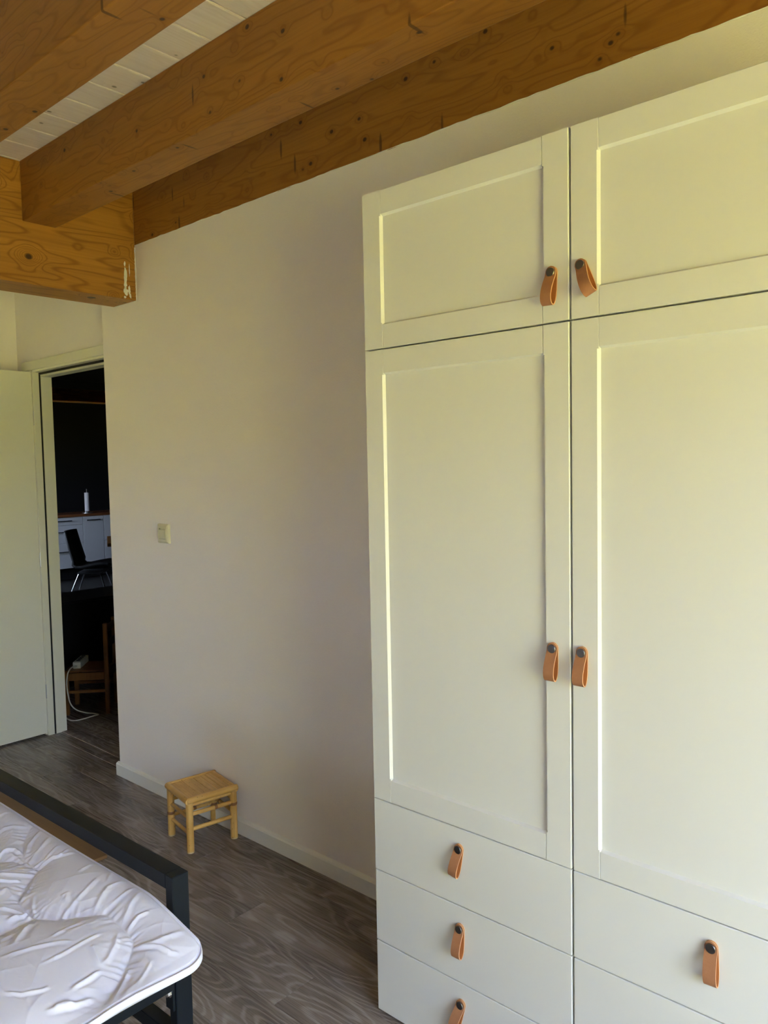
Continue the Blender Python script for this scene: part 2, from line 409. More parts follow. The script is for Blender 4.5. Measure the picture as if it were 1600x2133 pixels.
# paint and filler smears at the end of the cross beam
def blob(y, z, hy, hz, seed):
    r = random.Random(seed); pts = []
    for k in range(18):
        a = 2 * PI * k / 18; q = 0.6 + 0.55 * r.random()
        pts.append((y + hy * q * math.cos(a), z + hz * q * math.sin(a)))
    return pts
cyx, czx = (WY0 + 0.001 + 0.4195) / 2, (2.262 + ZC - 0.0005) / 2
ps = MB()
for k, (y, z, hy, hz) in enumerate(((0.368, 2.375, 0.007, 0.03), (0.366, 2.335, 0.008, 0.035), (0.366, 2.297, 0.011, 0.020), (0.384, 2.305, 0.006, 0.022), (0.388, 2.28, 0.005, 0.014), (0.366, 2.415, 0.004, 0.012), (0.362, 2.27, 0.006, 0.006), (0.388, 2.395, 0.002, 0.03))):
    poly = [(a - cyx, b - czx) for a, b in blob(y, z, hy, hz, k)]
    ps.prism(poly, 'x', 0.1 - 0.0002, 0.1 + 0.0012)
ps.build('paint_smear', M['caulk'], xbeam, label='white filler smear')
# wavy bead of caulk between wall and timber
def bead(pts, w, name, normal, par, off):
    r = random.Random(7); b = MB(); vs = []
    for k, p in enumerate(pts):
        vs.append(p)
    b.tube([(p[0] - off[0], p[1] - off[1], p[2] - off[2]) for p in vs], [w * (0.5 + 0.9 * r.random()) for _ in vs], 6)
    return b.build(name, M['caulk'], par, smooth=True)
rr = random.Random(3)
off = tuple(beam_wall.location)
bead([(XB + 0.003 + i * 0.03, 0.4182, 2.507 + 0.002 * (rr.random() - 0.5) - 0.0007 * math.sin(i * 0.7)) for i in range(170)], 0.0018, 'caulk_bead', None, beam_wall, off)
off = tuple(xbeam.location)
bead([(XB + 0.0005, 0.4182, 2.265 + i * 0.008 + 0.001 * rr.random()) for i in range(30)], 0.003, 'caulk_bead', None, xbeam, off)
bead([(XB - 0.2 + i * 0.01, 0.4182, 2.2615) for i in range(21)], 0.0022, 'caulk_bead', None, xbeam, off)

# ------------------------------------------------------------------ door with frame
fr = MB()
fr.box(DX0 - 0.02, DX0, 0.454, 0.488, ZF, DH)                       # rebate of the jamb
fr.box(DX0 - 0.02, DX0 + 0.002, 0.499, 0.56, ZF, DH - 0.001)        # stop
fr.box(DX1, DX1 + 0.02, 0.454, 0.488, ZF, DH); fr.box(DX1 - 0.002, DX1 + 0.02, 0.499, 0.56, ZF, DH - 0.001)
fr.box(DX0, DX1, 0.454, 0.488, DH, DH + 0.02); fr.box(DX0 + 0.002, DX1 - 0.002, 0.499, 0.56, DH - 0.022, DH + 0.02)
fr.build('door_1', M['white_paint'], label='white painted door frame of the doorway', **STR)
dfr = bpy.data.objects['door_1']
sl = MB()
sl.box(DX0 - 0.019, DX0 - 0.003, 0.488, 0.499, ZF, DH); sl.box(DX0, DX1, 0.488, 0.499, DH - 0.010, DH + 0.015)
sl.build('seal_strip', M['seal'], dfr)
ar = MB()
ar.box(DX0 - 0.12, DX1 + 0.015, 0.446, YD - 0.0005, DH + 0.012, DH + 0.062, 0.004, 2)
ar.box(DX0 - 0.10, DX0 - 0.022, 0.446, YD - 0.0005, ZF, DH + 0.0115, 0.004, 2)
ar.build('architrave', M['white_paint'], dfr)
MB().box(DX0, DX1, 0.53, 0.565, ZF - 0.0005, ZF + 0.003, 0.0012, 1).build('threshold_strip', M['floor'], dfr)
leaf = thing('door_leaf', 'cream white flush door standing open against the side wall', 'door', (DX0 - 0.01, 0.452, ZF))
MB().box(-0.042, -0.002, -0.84, 0.0, 0.012, 2.062, 0.002, 2).build('door_panel', M['white_paint'], leaf)
for z in (0.255, 1.01, 1.805):
    MB().tube([(0.003, 0.004, z - 0.04), (0.003, 0.004, z + 0.04)], 0.006, 10).build('hinge', M['steel'], leaf, smooth=True, ang=40)

# ------------------------------------------------------------------ light switch
sw = thing('light_switch', 'cream rocker light switch on the wall near the doorway', 'switch', (-1.637, 0.4199, 1.213))
pl = MB()
def frame_ring(u, y): return [(-u, y, -u), (u, y, -u), (u, y, u), (-u, y, u)]
rings = [(0.0435, 0.0), (0.0435, -0.004), (0.041, -0.010), (0.035, -0.0145), (0.0245, -0.015), (0.0245, -0.008)]
vs = []; fs = []
for u, y in rings: vs += frame_ring(u, y)
for i in range(len(rings) - 1):
    for k in range(4): fs.append((i * 4 + k, i * 4 + (k + 1) % 4, i * 4 + 4 + (k + 1) % 4, i * 4 + 4 + k))
fs.append((0, 1, 2, 3)); fs.append(tuple(range(len(vs) - 4, len(vs))))
pl.add(vs, fs); pl.build('cover_plate', M['switch'], sw)
MB().box(-0.0225, 0.0225, -0.0175, -0.0085, -0.0195, 0.0195, 0.002, 2, Matrix.Rotation(math.radians(3), 4, 'X')).build('rocker', M['switch'], sw)

# ------------------------------------------------------------------ wardrobe
def strap_mesh():
    """leather loop: doubled at the screw, hanging as a teardrop; profile in (y, z), width along x"""
    hw, top, rad = 0.0125, 0.0135, 0.0135
    prof = [(-0.0015, top), (-0.0015, 0.004), (-0.0015, -0.012), (-0.0018, -0.028), (-0.0025, -0.043), (-0.0042, -0.055), (-0.0075, -0.064),
            (-0.0125, -0.0695), (-0.0180, -0.0680), (-0.0222, -0.0620), (-0.0236, -0.0530), (-0.0222, -0.0420), (-0.0185, -0.0300), (-0.0135, -0.0185),
            (-0.0088, -0.009), (-0.0062, -0.001), (-0.0055, 0.006), (-0.0055, top)]
    # refine with Catmull-Rom and refine the rounded ends
    P = [Vector((0, *q)) for q in prof]; pts = []
    for i in range(len(P) - 1):
        p0, p1, p2, p3 = P[max(i - 1, 0)], P[i], P[i + 1], P[min(i + 2, len(P) - 1)]
        for k in range(4):
            t = k / 4
            pts.append(0.5 * ((2 * p1) + (p2 - p0) * t + (2 * p0 - 5 * p1 + 4 * p2 - p3) * t * t + (3 * p1 - p0 - 3 * p2 + p3) * t ** 3))
    pts.append(P[-1])
    th = 0.0026; b = MB(); n = len(pts); rows = []
    for i, p in enumerate(pts):
        t = (pts[min(i + 1, n - 1)] - pts[max(i - 1, 0)]).normalized()
        nrm = Vector((0, t.z, -t.y))                      # side of the ribbon
        z = p.z
        wdt = hw if z <= 0.001 else math.sqrt(max(rad * rad - z * z, 1e-8)) * hw / rad + 0.0002
        rows.append([p + Vector((-wdt, 0, 0)) + nrm * th / 2, p + Vector((wdt, 0, 0)) + nrm * th / 2,
                     p + Vector((wdt, 0, 0)) - nrm * th / 2, p + Vector((-wdt, 0, 0)) - nrm * th / 2])
    vs = [v for r in rows for v in r]
    for kind in range(4):                                 # 0 outer/inner face, 1 edge ...
        b.cur = 0
    fs, mi = [], []
    for i in range(n - 1):
        a = i * 4
        for k in range(4):
            fs.append((a + k, a + (k + 1) % 4, a + 4 + (k + 1) % 4, a + 4 + k)); mi.append({0: 1, 1: 2, 2: 0, 3: 2}[k])
    fs += [(3, 2, 1, 0), tuple((n - 1) * 4 + k for k in range(4))]; mi += [2, 2]
    b.v = [tuple(v) for v in vs]; b.f = fs; b.mi = mi
    me = b.mesh('leather_strap', [M['leather'], M['leather_in'], M['leather_edge']], smooth=True, ang=50)
    return me
STRAP = strap_mesh()
def screw_mesh():
    b = MB(); prof = [(0.0, 0.0), (0.0085, 0.0), (0.0098, -0.0008), (0.0098, -0.0030), (0.0092, -0.0038), (0.0, -0.0040)]
    n = 28; vs = [(0, prof[0][1], 0)]; fs = []
    for r, y in prof[1:-1]:
        for k in range(n): a = 2 * PI * k / n; vs.append((r * math.cos(a), y, r * math.sin(a)))
    vs.append((0, prof[-1][1], 0)); L = len(prof) - 2
    for k in range(n):
        fs.append((0, 1 + k, 1 + (k + 1) % n))
        for i in range(L - 1):
            a = 1 + i * n; fs.append((a + k, a + n + k, a + n + (k + 1) % n, a + (k + 1) % n))
        fs.append((1 + (L - 1) * n + k, len(vs) - 1, 1 + (L - 1) * n + (k + 1) % n))
    b.add(vs, fs); return b.mesh('strap_screw', M['screw'], smooth=True, ang=35)
SCREW = screw_mesh()
def handle(par, x, z, tilt=0.0, spin=0.0, open_=1.0):
    s = bpy.data.objects.new('leather_strap', STRAP); COL.objects.link(s); s.parent = par
    s.location = (x, -0.0002, z); s.rotation_euler = (0, tilt, 0); s.scale = (1, open_, 1)
    s['label'] = 'tan leather strap loop'
    k = bpy.data.objects.new('strap_screw', SCREW); COL.objects.link(k); k.parent = par
    k.location = (x, -0.0070 * open_, z); k.rotation_euler = (0, spin, 0); k['label'] = 'dark turned metal screw'
ST = 0.064                                   # stile / rail width
CH = 0.0045; RC = 0.0085                     # chamfer and recess of the panel
def stile(par, x0, x1, z0, z1, inner):
    """upright of a door; inner = +1 when the panel lies to its right"""
    e = 0.0012
    if inner > 0: poly = [(x0, 0.019), (x0, e), (x0 + e, 0), (x1 - CH, 0), (x1, RC), (x1, 0.019)]
    else: poly = [(x0, 0.019), (x0, RC), (x0 + CH, 0), (x1 - e, 0), (x1, e), (x1, 0.019)]
    # chamfer only where the panel is: elsewhere the rail butts against a square edge, so keep the body square and cut a groove
    return MB().prism(poly, 'z', z0, z1).build('stile', M['foil'], par)
def rail(par, x0, x1, z0, z1, panel_up):
    e = 0.0012
    if panel_up: poly = [(0.019, z0), (e, z0), (0, z0 + e), (0, z1 - CH), (RC, z1), (0.019, z1)]
    else: poly = [(0.019, z0), (RC, z0), (0, z0 + CH), (0, z1 - e), (e, z1), (0.019, z1)]
    return MB().prism(poly, 'x', x0, x1).build('rail', M['foil'], par)
def stile2(par, x0, x1, z0, z1, inner):
    """upright with a square edge beside the rails and a chamfered edge along the panel"""
    e = 0.0016; g = 0.002
    def sec(ch, rc):
        if inner > 0: return [(x0, 0.019), (x0, e), (x0 + e, 0), (x1 - ch, 0), (x1, rc), (x1, 0.019)]
        return [(x0, 0.019), (x0, rc), (x0 + ch, 0), (x1 - e, 0), (x1, e), (x1, 0.019)]
    b = MB()
    b.prism(sec(g, g), 'z', z0, z0 + ST); b.prism(sec(CH, RC), 'z', z0 + ST, z1 - ST); b.prism(sec(g, g), 'z', z1 - ST, z1)
    return b.build('stile', M['foil'], par)
def door(par, x0, x1, z0, z1):
    d = MB().box(x0 + ST - 0.004, x1 - ST + 0.004, RC, 0.017, z0 + ST - 0.004, z1 - ST + 0.004).build('door', M['foil'], par)
    stile2(d, x0, x0 + ST, z0, z1, 1); stile2(d, x1 - ST, x1, z0, z1, -1)
    rail(d, x0 + ST + 0.0003, x1 - ST - 0.0003, z0, z0 + ST, True)
    rail(d, x0 + ST + 0.0003, x1 - ST - 0.0003, z1 - ST, z1, False)
    return d
def drawer(par, x0, x1, z0, z1):
    return MB().box(x0, x1, 0.0, 0.017, z0, z1, 0.0026, 3).build('drawer', M['foil'], par)
def carcass(par, w_, h, z0=0.0):
    b = MB(); t = 0.018
    b.box(0.0, t, 0.021, 0.40, z0, z0 + h); b.box(w_ - t, w_, 0.021, 0.40, z0, z0 + h)
    b.box(t, w_ - t, 0.021, 0.40, z0, z0 + t); b.box(t, w_ - t, 0.021, 0.40, z0 + h - t, z0 + h)
    b.box(t, w_ - t, 0.388, 0.40, z0 + t, z0 + h - t)
    return b.build('carcass', M['carcass'], par)
G = 0.0022                                   # half gap between fronts
WGRP = 'white wardrobe cabinets'
def lower(x, name_label, hx, specs, dspecs):
    t = thing('wardrobe_cabinet', name_label, 'wardrobe', (x, 0, 0), 0, WGRP)
    carcass(t, 0.5985, 1.798, 0.0)
    MB().box(0.03, 0.57, 0.03, 0.38, ZF, -0.0005).build('plinth', M['carcass'], t)
    d = door(t, G, 0.6 - G - 0.0005, 0.6 + G * 0.6, 1.8 - G * 0.9)
    handle(d, *specs)
    for k in range(3):
        w_ = drawer(t, G, 0.6 - G - 0.0005, 0.2 * k + G * 0.6, 0.2 * (k + 1) - G * 0.6)
        handle(w_, *dspecs[k])
    return t
def upper(x, label, specs):
    t = thing('wardrobe_top_cabinet', label, 'cabinet', (x, 0, 1.8), 0, 'wardrobe top cabinets')
    carcass(t, 0.5985, 0.408, 0.0)
    d = door(t, G, 0.6 - G - 0.0005, G * 0.9, 0.4 - 0.001)
    handle(d, *specs)
    return t
R = math.radians
lower(0.0, 'tall off-white wardrobe cabinet with framed door over three drawers, beside the bare wall', 0.557,
      (0.556, 1.0905, R(0), R(70), 1.0), [(0.29, 0.147, R(14), 0.6, 0.95), (0.29, 0.344, R(1), 1.3, 1.0), (0.29, 0.548, R(9), 0.9, 0.9)])
lower(0.6, 'tall off-white wardrobe cabinet with framed door, cut off by the picture edge', 0.027,
      (0.027, 1.0915, R(0), R(70), 1.05), [(0.302, 0.147, R(5), 0.8, 0.95), (0.302, 0.345, R(3), 0.5, 0.95), (0.302, 0.548, R(-3), 0.8, 0.95)])
upper(0.0, 'off-white top cabinet under the wall beam with strap hanging straight', (0.559, 0.106, R(2), R(90), 1.15))
upper(0.6, 'off-white top cabinet with leather strap tilted sideways', (0.0285, 0.109, R(-24), R(90), 1.2))

# ------------------------------------------------------------------ bamboo stool
stool = thing('bamboo_stool', 'small bamboo stool with slatted top beside the skirting board', 'stool', (-1.243, 0.297, ZF), R(-10.5))
hx, hy, ht = 0.094, 0.0945, 0.222
lg = 0.0145
def pole(par, name, a, b, r, ax, nodes=(), n=14):
    pts = [Vector(a).lerp(Vector(b), t) for t in (0, 0.03, 0.25, 0.5, 0.75, 0.97, 1)]
    m = MB().tube(pts, [r * 0.93, r, r * 1.0, r * 0.985, r, r, r * 0.93], n)
    for f in nodes:
        m.cur = 1
        p = Vector(a).lerp(Vector(b), f); d = (Vector(b) - Vector(a)).normalized() * 0.006
        m.tube([p - d, p - d * 0.4, p + d * 0.4, p + d], [r * 1.0, r * 1.09, r * 1.09, r * 1.0], n)
        m.cur = 0
    return m.build(name, [M['bamboo_' + ax], M['bamboo_node']], par, smooth=True, ang=55)
legs = {}
for (sx_, sy_, nd) in ((1, -1, ()), (1, 1, (0.72,)), (-1, -1, (0.48,)), (-1, 1, (0.4,))):
    l = pole(stool, 'leg', (sx_ * hx, sy_ * hy, 0), (sx_ * hx, sy_ * hy, ht - 0.02), lg, 'Z', nd)
    MB().tube([(sx_ * hx, sy_ * hy, 0.0002), (sx_ * hx, sy_ * hy, 0.006)], lg * 1.01, 14).build('leg_end', M['bamboo_cut'], l, smooth=True, ang=40, label='pale cut end')
rs = 0.0072
for z, nd in ((0.152, (0.6,)), (0.092, ())): pole(stool, 'stretcher', (hx, -hy + 0.01, z), (hx, hy - 0.01, z), rs * 1.15, 'Y', nd)
pole(stool, 'stretcher', (hx, -hy + 0.01, 0.189), (hx, hy - 0.01, 0.189), rs * 0.9, 'Y')
for z in (0.152, 0.085, 0.189): pole(stool, 'stretcher', (-hx, -hy + 0.01, z), (-hx, hy - 0.01, z), rs, 'Y', (0.55,) if z < 0.1 else ())
for z in (0.135, 0.072): pole(stool, 'stretcher', (-hx + 0.01, -hy, z), (hx - 0.01, -hy, z), rs, 'X')
for z in (0.165, 0.11): pole(stool, 'stretcher', (-hx + 0.01, hy, z), (hx - 0.01, hy, z), rs * 1.1, 'X', (0.3,))
ex, ey = hx + 0.016, hy + 0.018
pole(stool, 'seat_rim', (ex - 0.011, -ey + 0.006, ht - 0.0125), (ex - 0.011, ey - 0.002, ht - 0.0125), 0.0135, 'Y')
pole(stool, 'seat_rim', (-ex + 0.011, -ey + 0.006, ht - 0.0125), (-ex + 0.011, ey - 0.002, ht - 0.0125), 0.0135, 'Y')
pole(stool, 'seat_rim', (-ex + 0.004, -ey + 0.010, ht - 0.0135), (ex - 0.004, -ey + 0.010, ht - 0.0135), 0.0125, 'X')
ysl = [-ey + 0.010, -ey + 0.022, -0.03, 0.008, 0.032, 0.054, 0.066]
ysl = [(-ey + 0.014, -0.047), (-0.046, 0.002), (0.003, 0.034), (0.035, 0.052), (0.0535, 0.084)]
for k, (a, b) in enumerate(ysl):
    MB().box(-ex + 0.018, ex - 0.014, a, b, ht - 0.014, ht - 0.0035 - 0.0004 * (k % 2), 0.0012, 1).build('seat_slat', M['bamboo_X'], stool)
pole(stool, 'seat_rim', (-ex + 0.004, ey - 0.014, ht - 0.016), (ex - 0.004, ey - 0.014, ht - 0.016), 0.015, 'X').scale = (1, 1, 1)
MB().box(-ex + 0.012, -ex + 0.021, -ey + 0.02, ey - 0.026, ht - 0.006, ht + 0.0025, 0.003, 2).build('back_lip', M['bamboo_Y'], stool)

# ------------------------------------------------------------------ bed frame
bed = thing('bed_frame', 'black metal bed frame with square tube footboard', 'bed', (0.027, -0.646, ZF), R(1.2))
BW = 1.68; bz = 0.65 - ZF
MB().box(-BW + 0.0272, -0.0272, 0, 0.04, bz - 0.032, bz, 0.0010, 1).build('foot_rail', M['bed_metal'], bed)
for xx in (-0.027, -BW): MB().box(xx, xx + 0.027, 0, 0.04, 0.0005, bz, 0.0016, 1).build('foot_post', M['bed_metal'], bed)
MB().box(-BW + 0.027, -0.027, 0.004, 0.036, 0.27, 0.302, 0.0016, 1).build('lower_rail', M['bed_metal'], bed)
for xx in (-0.030, -BW + 0.003):
    r_ = MB().box(xx, xx + 0.027, -2.05, -0.004, 0.4155, 0.4655, 0.0016, 1).build('side_rail', M['bed_metal'], bed)
    s_ = 1 if xx > -1 else -1
    pm = MB().box(xx + 0.0, xx + 0.027, -0.007, -0.001, 0.37, 0.4655, 0.001, 1).build('bracket_plate', M['bed_metal'], r_)
for xx in (-0.0165, -BW + 0.0165):
    bo = MB(); bo.tube([(xx, -0.006, 0.408), (xx, -0.014, 0.408)], 0.0085, 6); bo.tube([(xx, -0.014, 0.408), (xx, -0.017, 0.408)], [0.0065, 0.004], 12)
    bo.tube([(xx, -0.0055, 0.408), (xx, -0.008, 0.408)], 0.011, 16)
    bo.build('bolt', M['chrome'], bed, label='silver hex bolt')
for xx in (-0.027, -BW): MB().box(xx, xx + 0.027, -2.09, -2.05, 0.0005, 0.95, 0.0016, 1).build('head_post', M['bed_metal'], bed)
MB().box(-BW, 0, -2.09, -2.05, 0.9505, 0.982, 0.0016, 1).build('head_rail', M['bed_metal'], bed)
for k in range(12):
    y = -0.12 - k * 0.165
    MB().box(-BW + 0.031, -0.031, y - 0.07, y, 0.45, 0.462, 0.001, 1).build('bed_slat', M['board'], bed)
mat = thing('mattress', 'mattress lying under the white duvet', 'mattress', (0.0, -0.67, 0.457))
mat.rotation_euler = (0, 0, R(1.2))
MB().box(-1.61, -0.05, -1.98, -0.012, 0.0, 0.055, 0.02, 3).build('mattress_body', M['mattress'], mat, smooth=True)

# flat brown strip on the floor seen between foot rail and duvet
lb = MB().box(-0.62, 0.62, -0.07, 0.05, 0, 0.014, 0.002, 1).build('brown_strip', M['board'], loc=(-2.0, -0.10, ZF + 0.0003))
lb['label'] = 'smooth flat brown strip lying on the floor beneath the foot rail of the bed'; lb['category'] = 'board'

# ------------------------------------------------------------------ duvet
RIDGES = [[[0.009,-0.921],[0.008,-0.877],[0.002,-0.837],[-0.003,-0.805],[-0.006,-0.789]],[[0.008,-0.761],[0.041,-0.786],[0.063,-0.813],[0.074,-0.835]],[[0.074,-0.835],[0.04,-0.827],[0.019,-0.822]],[[0.096,-0.904],[0.09,-0.873],[0.083,-0.839]],[[-0.06,-0.963],[-0.055,-0.933],[-0.041,-0.89],[-0.028,-0.862],[-0.011,-0.842]],[[0.064,-0.761],[0.089,-0.733],[0.098,-0.701],[0.107,-0.656]],[[0.064,-0.761],[0.106,-0.731],[0.133,-0.723],[0.144,-0.711]],[[0.099,-0.789],[0.135,-0.83],[0.157,-0.857],[0.178,-0.879]],[[0.088,-0.758],[0.154,-0.77],[0.187,-0.78],[0.209,-0.793]],[[0.036,-0.994],[0.058,-0.974],[0.07,-0.941],[0.068,-0.93]],[[0.114,-0.961],[0.121,-0.931],[0.129,-0.901],[0.132,-0.876]],[[-0.086,-0.923],[-0.117,-0.895],[-0.144,-0.861]],[[-0.055,-0.867],[-0.063,-0.831],[-0.066,-0.796]],[[-0.112,-0.825],[-0.128,-0.802],[-0.146,-0.761],[-0.159,-0.729],[-0.172,-0.702]],[[-0.077,-0.772],[-0.103,-0.739],[-0.122,-0.708],[-0.119,-0.68],[-0.098,-0.647]],[[-0.141,-0.698],[-0.186,-0.659],[-0.215,-0.625]],[[-0.073,-0.748],[-0.074,-0.722],[-0.076,-0.688],[-0.074,-0.668],[-0.047,-0.649],[-0.016,-0.637]],[[-0.003,-0.749],[-0.031,-0.713],[-0.046,-0.684],[-0.052,-0.66]],[[0.015,-0.746],[0.006,-0.715],[0.015,-0.694]],[[-0.413,-0.757],[-0.473,-0.717],[-0.503,-0.675],[-0.524,-0.632],[-0.535,-0.599]],[[-0.395,-0.759],[-0.418,-0.717],[-0.458,-0.667],[-0.464,-0.623]],[[-0.367,-0.761],[-0.363,-0.732],[-0.386,-0.69],[-0.388,-0.646],[-0.395,-0.624]],[[-0.355,-0.76],[-0.356,-0.718],[-0.337,-0.693],[-0.323,-0.664]],[[-0.471,-0.797],[-0.483,-0.771],[-0.476,-0.747],[-0.441,-0.745]],[[-0.239,-0.846],[-0.273,-0.809],[-0.322,-0.765]],[[-0.175,-0.785],[-0.176,-0.772],[-0.152,-0.787]],[[-0.371,-0.837],[-0.354,-0.815],[-0.339,-0.787],[-0.328,-0.765]],[[-0.346,-0.847],[-0.327,-0.824],[-0.321,-0.804]],[[-0.718,-0.697],[-0.718,-0.663],[-0.687,-0.649]],[[-0.599,-0.745],[-0.606,-0.72],[-0.5605,-0.681],[-0.614,-0.643]],[[-0.237,-0.816],[-0.195,-0.838],[-0.164,-0.845]],[[-0.241,-0.89],[-0.218,-0.87],[-0.194,-0.856],[-0.162,-0.85]],[[-0.292,-0.869],[-0.304,-0.843],[-0.26,-0.843]],[[0.173,-0.823],[0.15,-0.801],[0.123,-0.757]],[[0.19,-0.858],[0.157,-0.831],[0.147,-0.787]],[[0.115,-0.946],[0.116,-0.926],[0.132,-0.913]],[[-0.755,-0.682],[-0.745,-0.663],[-0.733,-0.641]],[[-0.674,-0.714],[-0.676,-0.684],[-0.655,-0.655],[-0.605,-0.636]],[[-0.416,-0.715],[-0.464,-0.652],[-0.469,-0.597]],[[-0.339,-0.713],[-0.359,-0.668],[-0.36,-0.623]],[[-0.23,-0.719],[-0.239,-0.687],[-0.238,-0.645]],[[-0.266,-0.651],[-0.257,-0.627],[-0.206,-0.626]],[[-0.016,-0.637],[0.015,-0.64],[0.052,-0.65]],[[-0.185,-0.895],[-0.19,-0.867],[-0.181,-0.853]],[[-0.128,-0.935],[-0.128,-0.91],[-0.128,-0.879]]]
SEAMS = [[[-0.467,-0.799],[-0.43,-0.771],[-0.345,-0.754]],[[-0.345,-0.754],[-0.303,-0.796],[-0.257,-0.839]],[[-0.257,-0.839],[-0.203,-0.85],[-0.164,-0.846]],[[-0.164,-0.846],[-0.129,-0.82],[-0.102,-0.784],[-0.063,-0.748],[-0.003,-0.746],[0.049,-0.752]],[[0.049,-0.752],[0.083,-0.783],[0.121,-0.822],[0.156,-0.878],[0.19,-0.917]],[[-0.345,-0.754],[-0.417,-0.753],[-0.497,-0.721],[-0.549,-0.676],[-0.557,-0.643]],[[-0.162,-0.922],[-0.163,-0.888],[-0.164,-0.846]]]
# the same quilting goes on over the rest of the duvet
for (dx, dy) in ((-0.62, 0.0), (-0.2, -0.42), (-0.82, -0.42), (-0.1, -0.84), (-0.7, -0.84), (-0.25, -1.26), (-0.85, -1.26)):
    for s_ in SEAMS[:6]: SEAMS = SEAMS + [[[p[0] + dx, p[1] + dy] for p in s_]]
    for s_ in RIDGES[:45:2]:
        if all(not (p[0] + dx > -0.75 and p[1] + dy > -1.0) for p in s_): RIDGES = RIDGES + [[[p[0] + dx, p[1] + dy] for p in s_]]
def seg_dist(X, Y, line):
    best = np.full(X.shape, 9.0); par = np.zeros(X.shape); L = len(line) - 1
    for i in range(L):
        ax, ay = line[i]; bx, by = line[i + 1]; dx, dy = bx - ax, by - ay
        t = np.clip(((X - ax) * dx + (Y - ay) * dy) / (dx * dx + dy * dy + 1e-12), 0, 1)
        d = np.hypot(X - ax - t * dx, Y - ay - t * dy)
        m_ = d < best; best = np.where(m_, d, best); par = np.where(m_, (i + t) / L, par)
    return best, par
def duvet():
    xr, xl, yf, yn, rc = 0.180, -1.64, -0.656, -2.55, 0.06
    # grid lines denser in the corner the camera sees
    xs = np.concatenate([np.linspace(xl, -0.9, 60, endpoint=False), np.linspace(-0.9, xr, 600)])
    ys = np.concatenate([np.linspace(yn, -1.1, 80, endpoint=False), np.linspace(-1.1, yf, 300)])
    U, V = np.meshgrid(xs, ys)
    X, Y = U.copy(), V.copy()
    # round the corner by drawing the rows in
    d = np.clip(yf - V, 0, rc); lim = xr - (rc - np.sqrt(np.maximum(rc * rc - (rc - d) ** 2, 0)))
    X = np.where(U > 0, U * (lim / xr), U)
    ex = np.minimum(lim - X, X - xl); ey = np.minimum(yf - Y, Y - yn); e = np.minimum(ex, ey)
    # bed shape: level over the mattress, sloping down past the side rail
    base = 0.596 - 0.026 * np.clip((X + 0.05) / 0.20, 0, 1) ** 1.5 + 0.010 * np.clip((Y + 0.80) / 0.13, 0, 1) * np.clip((0.16 - X) / 0.2, 0, 1)
    base += 0.006 * np.sin(X * 7 + 1) * np.sin(Y * 9)
    h = np.zeros_like(X)
    ds = np.full(X.shape, 9.0)
    for s_ in SEAMS:
        q, t_ = seg_dist(X, Y, s_); ds = np.minimum(ds, q)
        ln_ = sum(math.dist(s_[i], s_[i + 1]) for i in range(len(s_) - 1))
        h += 0.0013 * np.sin(t_ * ln_ * 330 + 2.2 * np.sin(t_ * ln_ * 75)) * np.exp(-q / 0.022) * np.clip(q / 0.006, 0, 1)
    h += 0.022 * (1 - np.exp(-(ds / 0.045) ** 1.1)) - 0.016
    # radial pucker beside the seams
    ang = np.arctan2(np.gradient(ds, axis=0), np.gradient(ds, axis=1))
    for q_, line in enumerate(RIDGES):
        bx = [p[0] for p in line]; by = [p[1] for p in line]
        q, t = seg_dist(X, Y, line)
        wv = 0.0030 + 0.0009 * ((q_ * 7) % 3)
        amp = 0.0030 + 0.0009 * ((q_ * 5) % 4)
        taper = np.clip(np.minimum(t, 1 - t) * 6, 0, 1)
        h += amp * taper * np.exp(-np.sqrt(q * q + 1.2e-6) / (wv * 1.05)) - 0.30 * amp * taper * np.exp(-((q - 2.2 * wv) / (1.3 * wv)) ** 2)
    rng = np.random.default_rng(5)
    for k in range(170):                                   # small random creases
        cx_, cy_ = rng.uniform(-0.9, 0.12), rng.uniform(-1.1, -0.67); a = rng.normal(1.9, 0.7); L = rng.uniform(0.02, 0.07)
        c, s_ = math.cos(a), math.sin(a); bend = rng.uniform(-6, 6)
        lx = (X - cx_) * c + (Y - cy_) * s_; ly = -(X - cx_) * s_ + (Y - cy_) * c - bend * lx * lx
        h += rng.uniform(0.0006, 0.0019) * np.exp(-np.sqrt(ly * ly + 1e-6) / rng.uniform(0.0025, 0.0045)) * np.exp(-(lx / L) ** 4)
    # thin stitched border with its piping
    tk = np.minimum(np.clip(np.minimum(ex, Y - yn) / 0.09, 0, 1), np.clip((yf - Y) / 0.035, 0, 1)); prof = np.sqrt(1 - (1 - tk) ** 2)
    z = base - 0.016 + prof * (0.016 + h * np.clip(e / 0.05, 0, 1)) + 0.003 * np.exp(-((e - 0.0025) / 0.003) ** 2) - 0.003 * np.exp(-((e - 0.0075) / 0.0022) ** 2)
    z += 0.006 * np.clip(1 - e / 0.08, 0, 1) * np.sin(Y * 21 + 0.5) * np.clip((X + 0.02) / 0.1, 0, 1)
    zb = base - 0.022 - 0.038 * np.clip(e / 0.05, 0, 1) + 0.006 * np.clip(1 - e / 0.08, 0, 1) * np.sin(Y * 21 + 0.5) * np.clip((X + 0.02) / 0.1, 0, 1)
    zb = np.minimum(zb, z - 0.004)
    ny, nx = X.shape
    Y = Y + 0.021 * (X - 0.02)
    top = np.stack([X, Y, z], -1).reshape(-1, 3); bot = np.stack([X, Y, zb], -1).reshape(-1, 3)
    vs = np.concatenate([top, bot]); n = nx * ny
    i = np.arange(ny - 1)[:, None] * nx + np.arange(nx - 1)[None, :]; i = i.ravel()
    f = [np.stack([i, i + 1, i + nx + 1, i + nx], 1), np.stack([i + n, i + nx + n, i + nx + 1 + n, i + 1 + n], 1)]
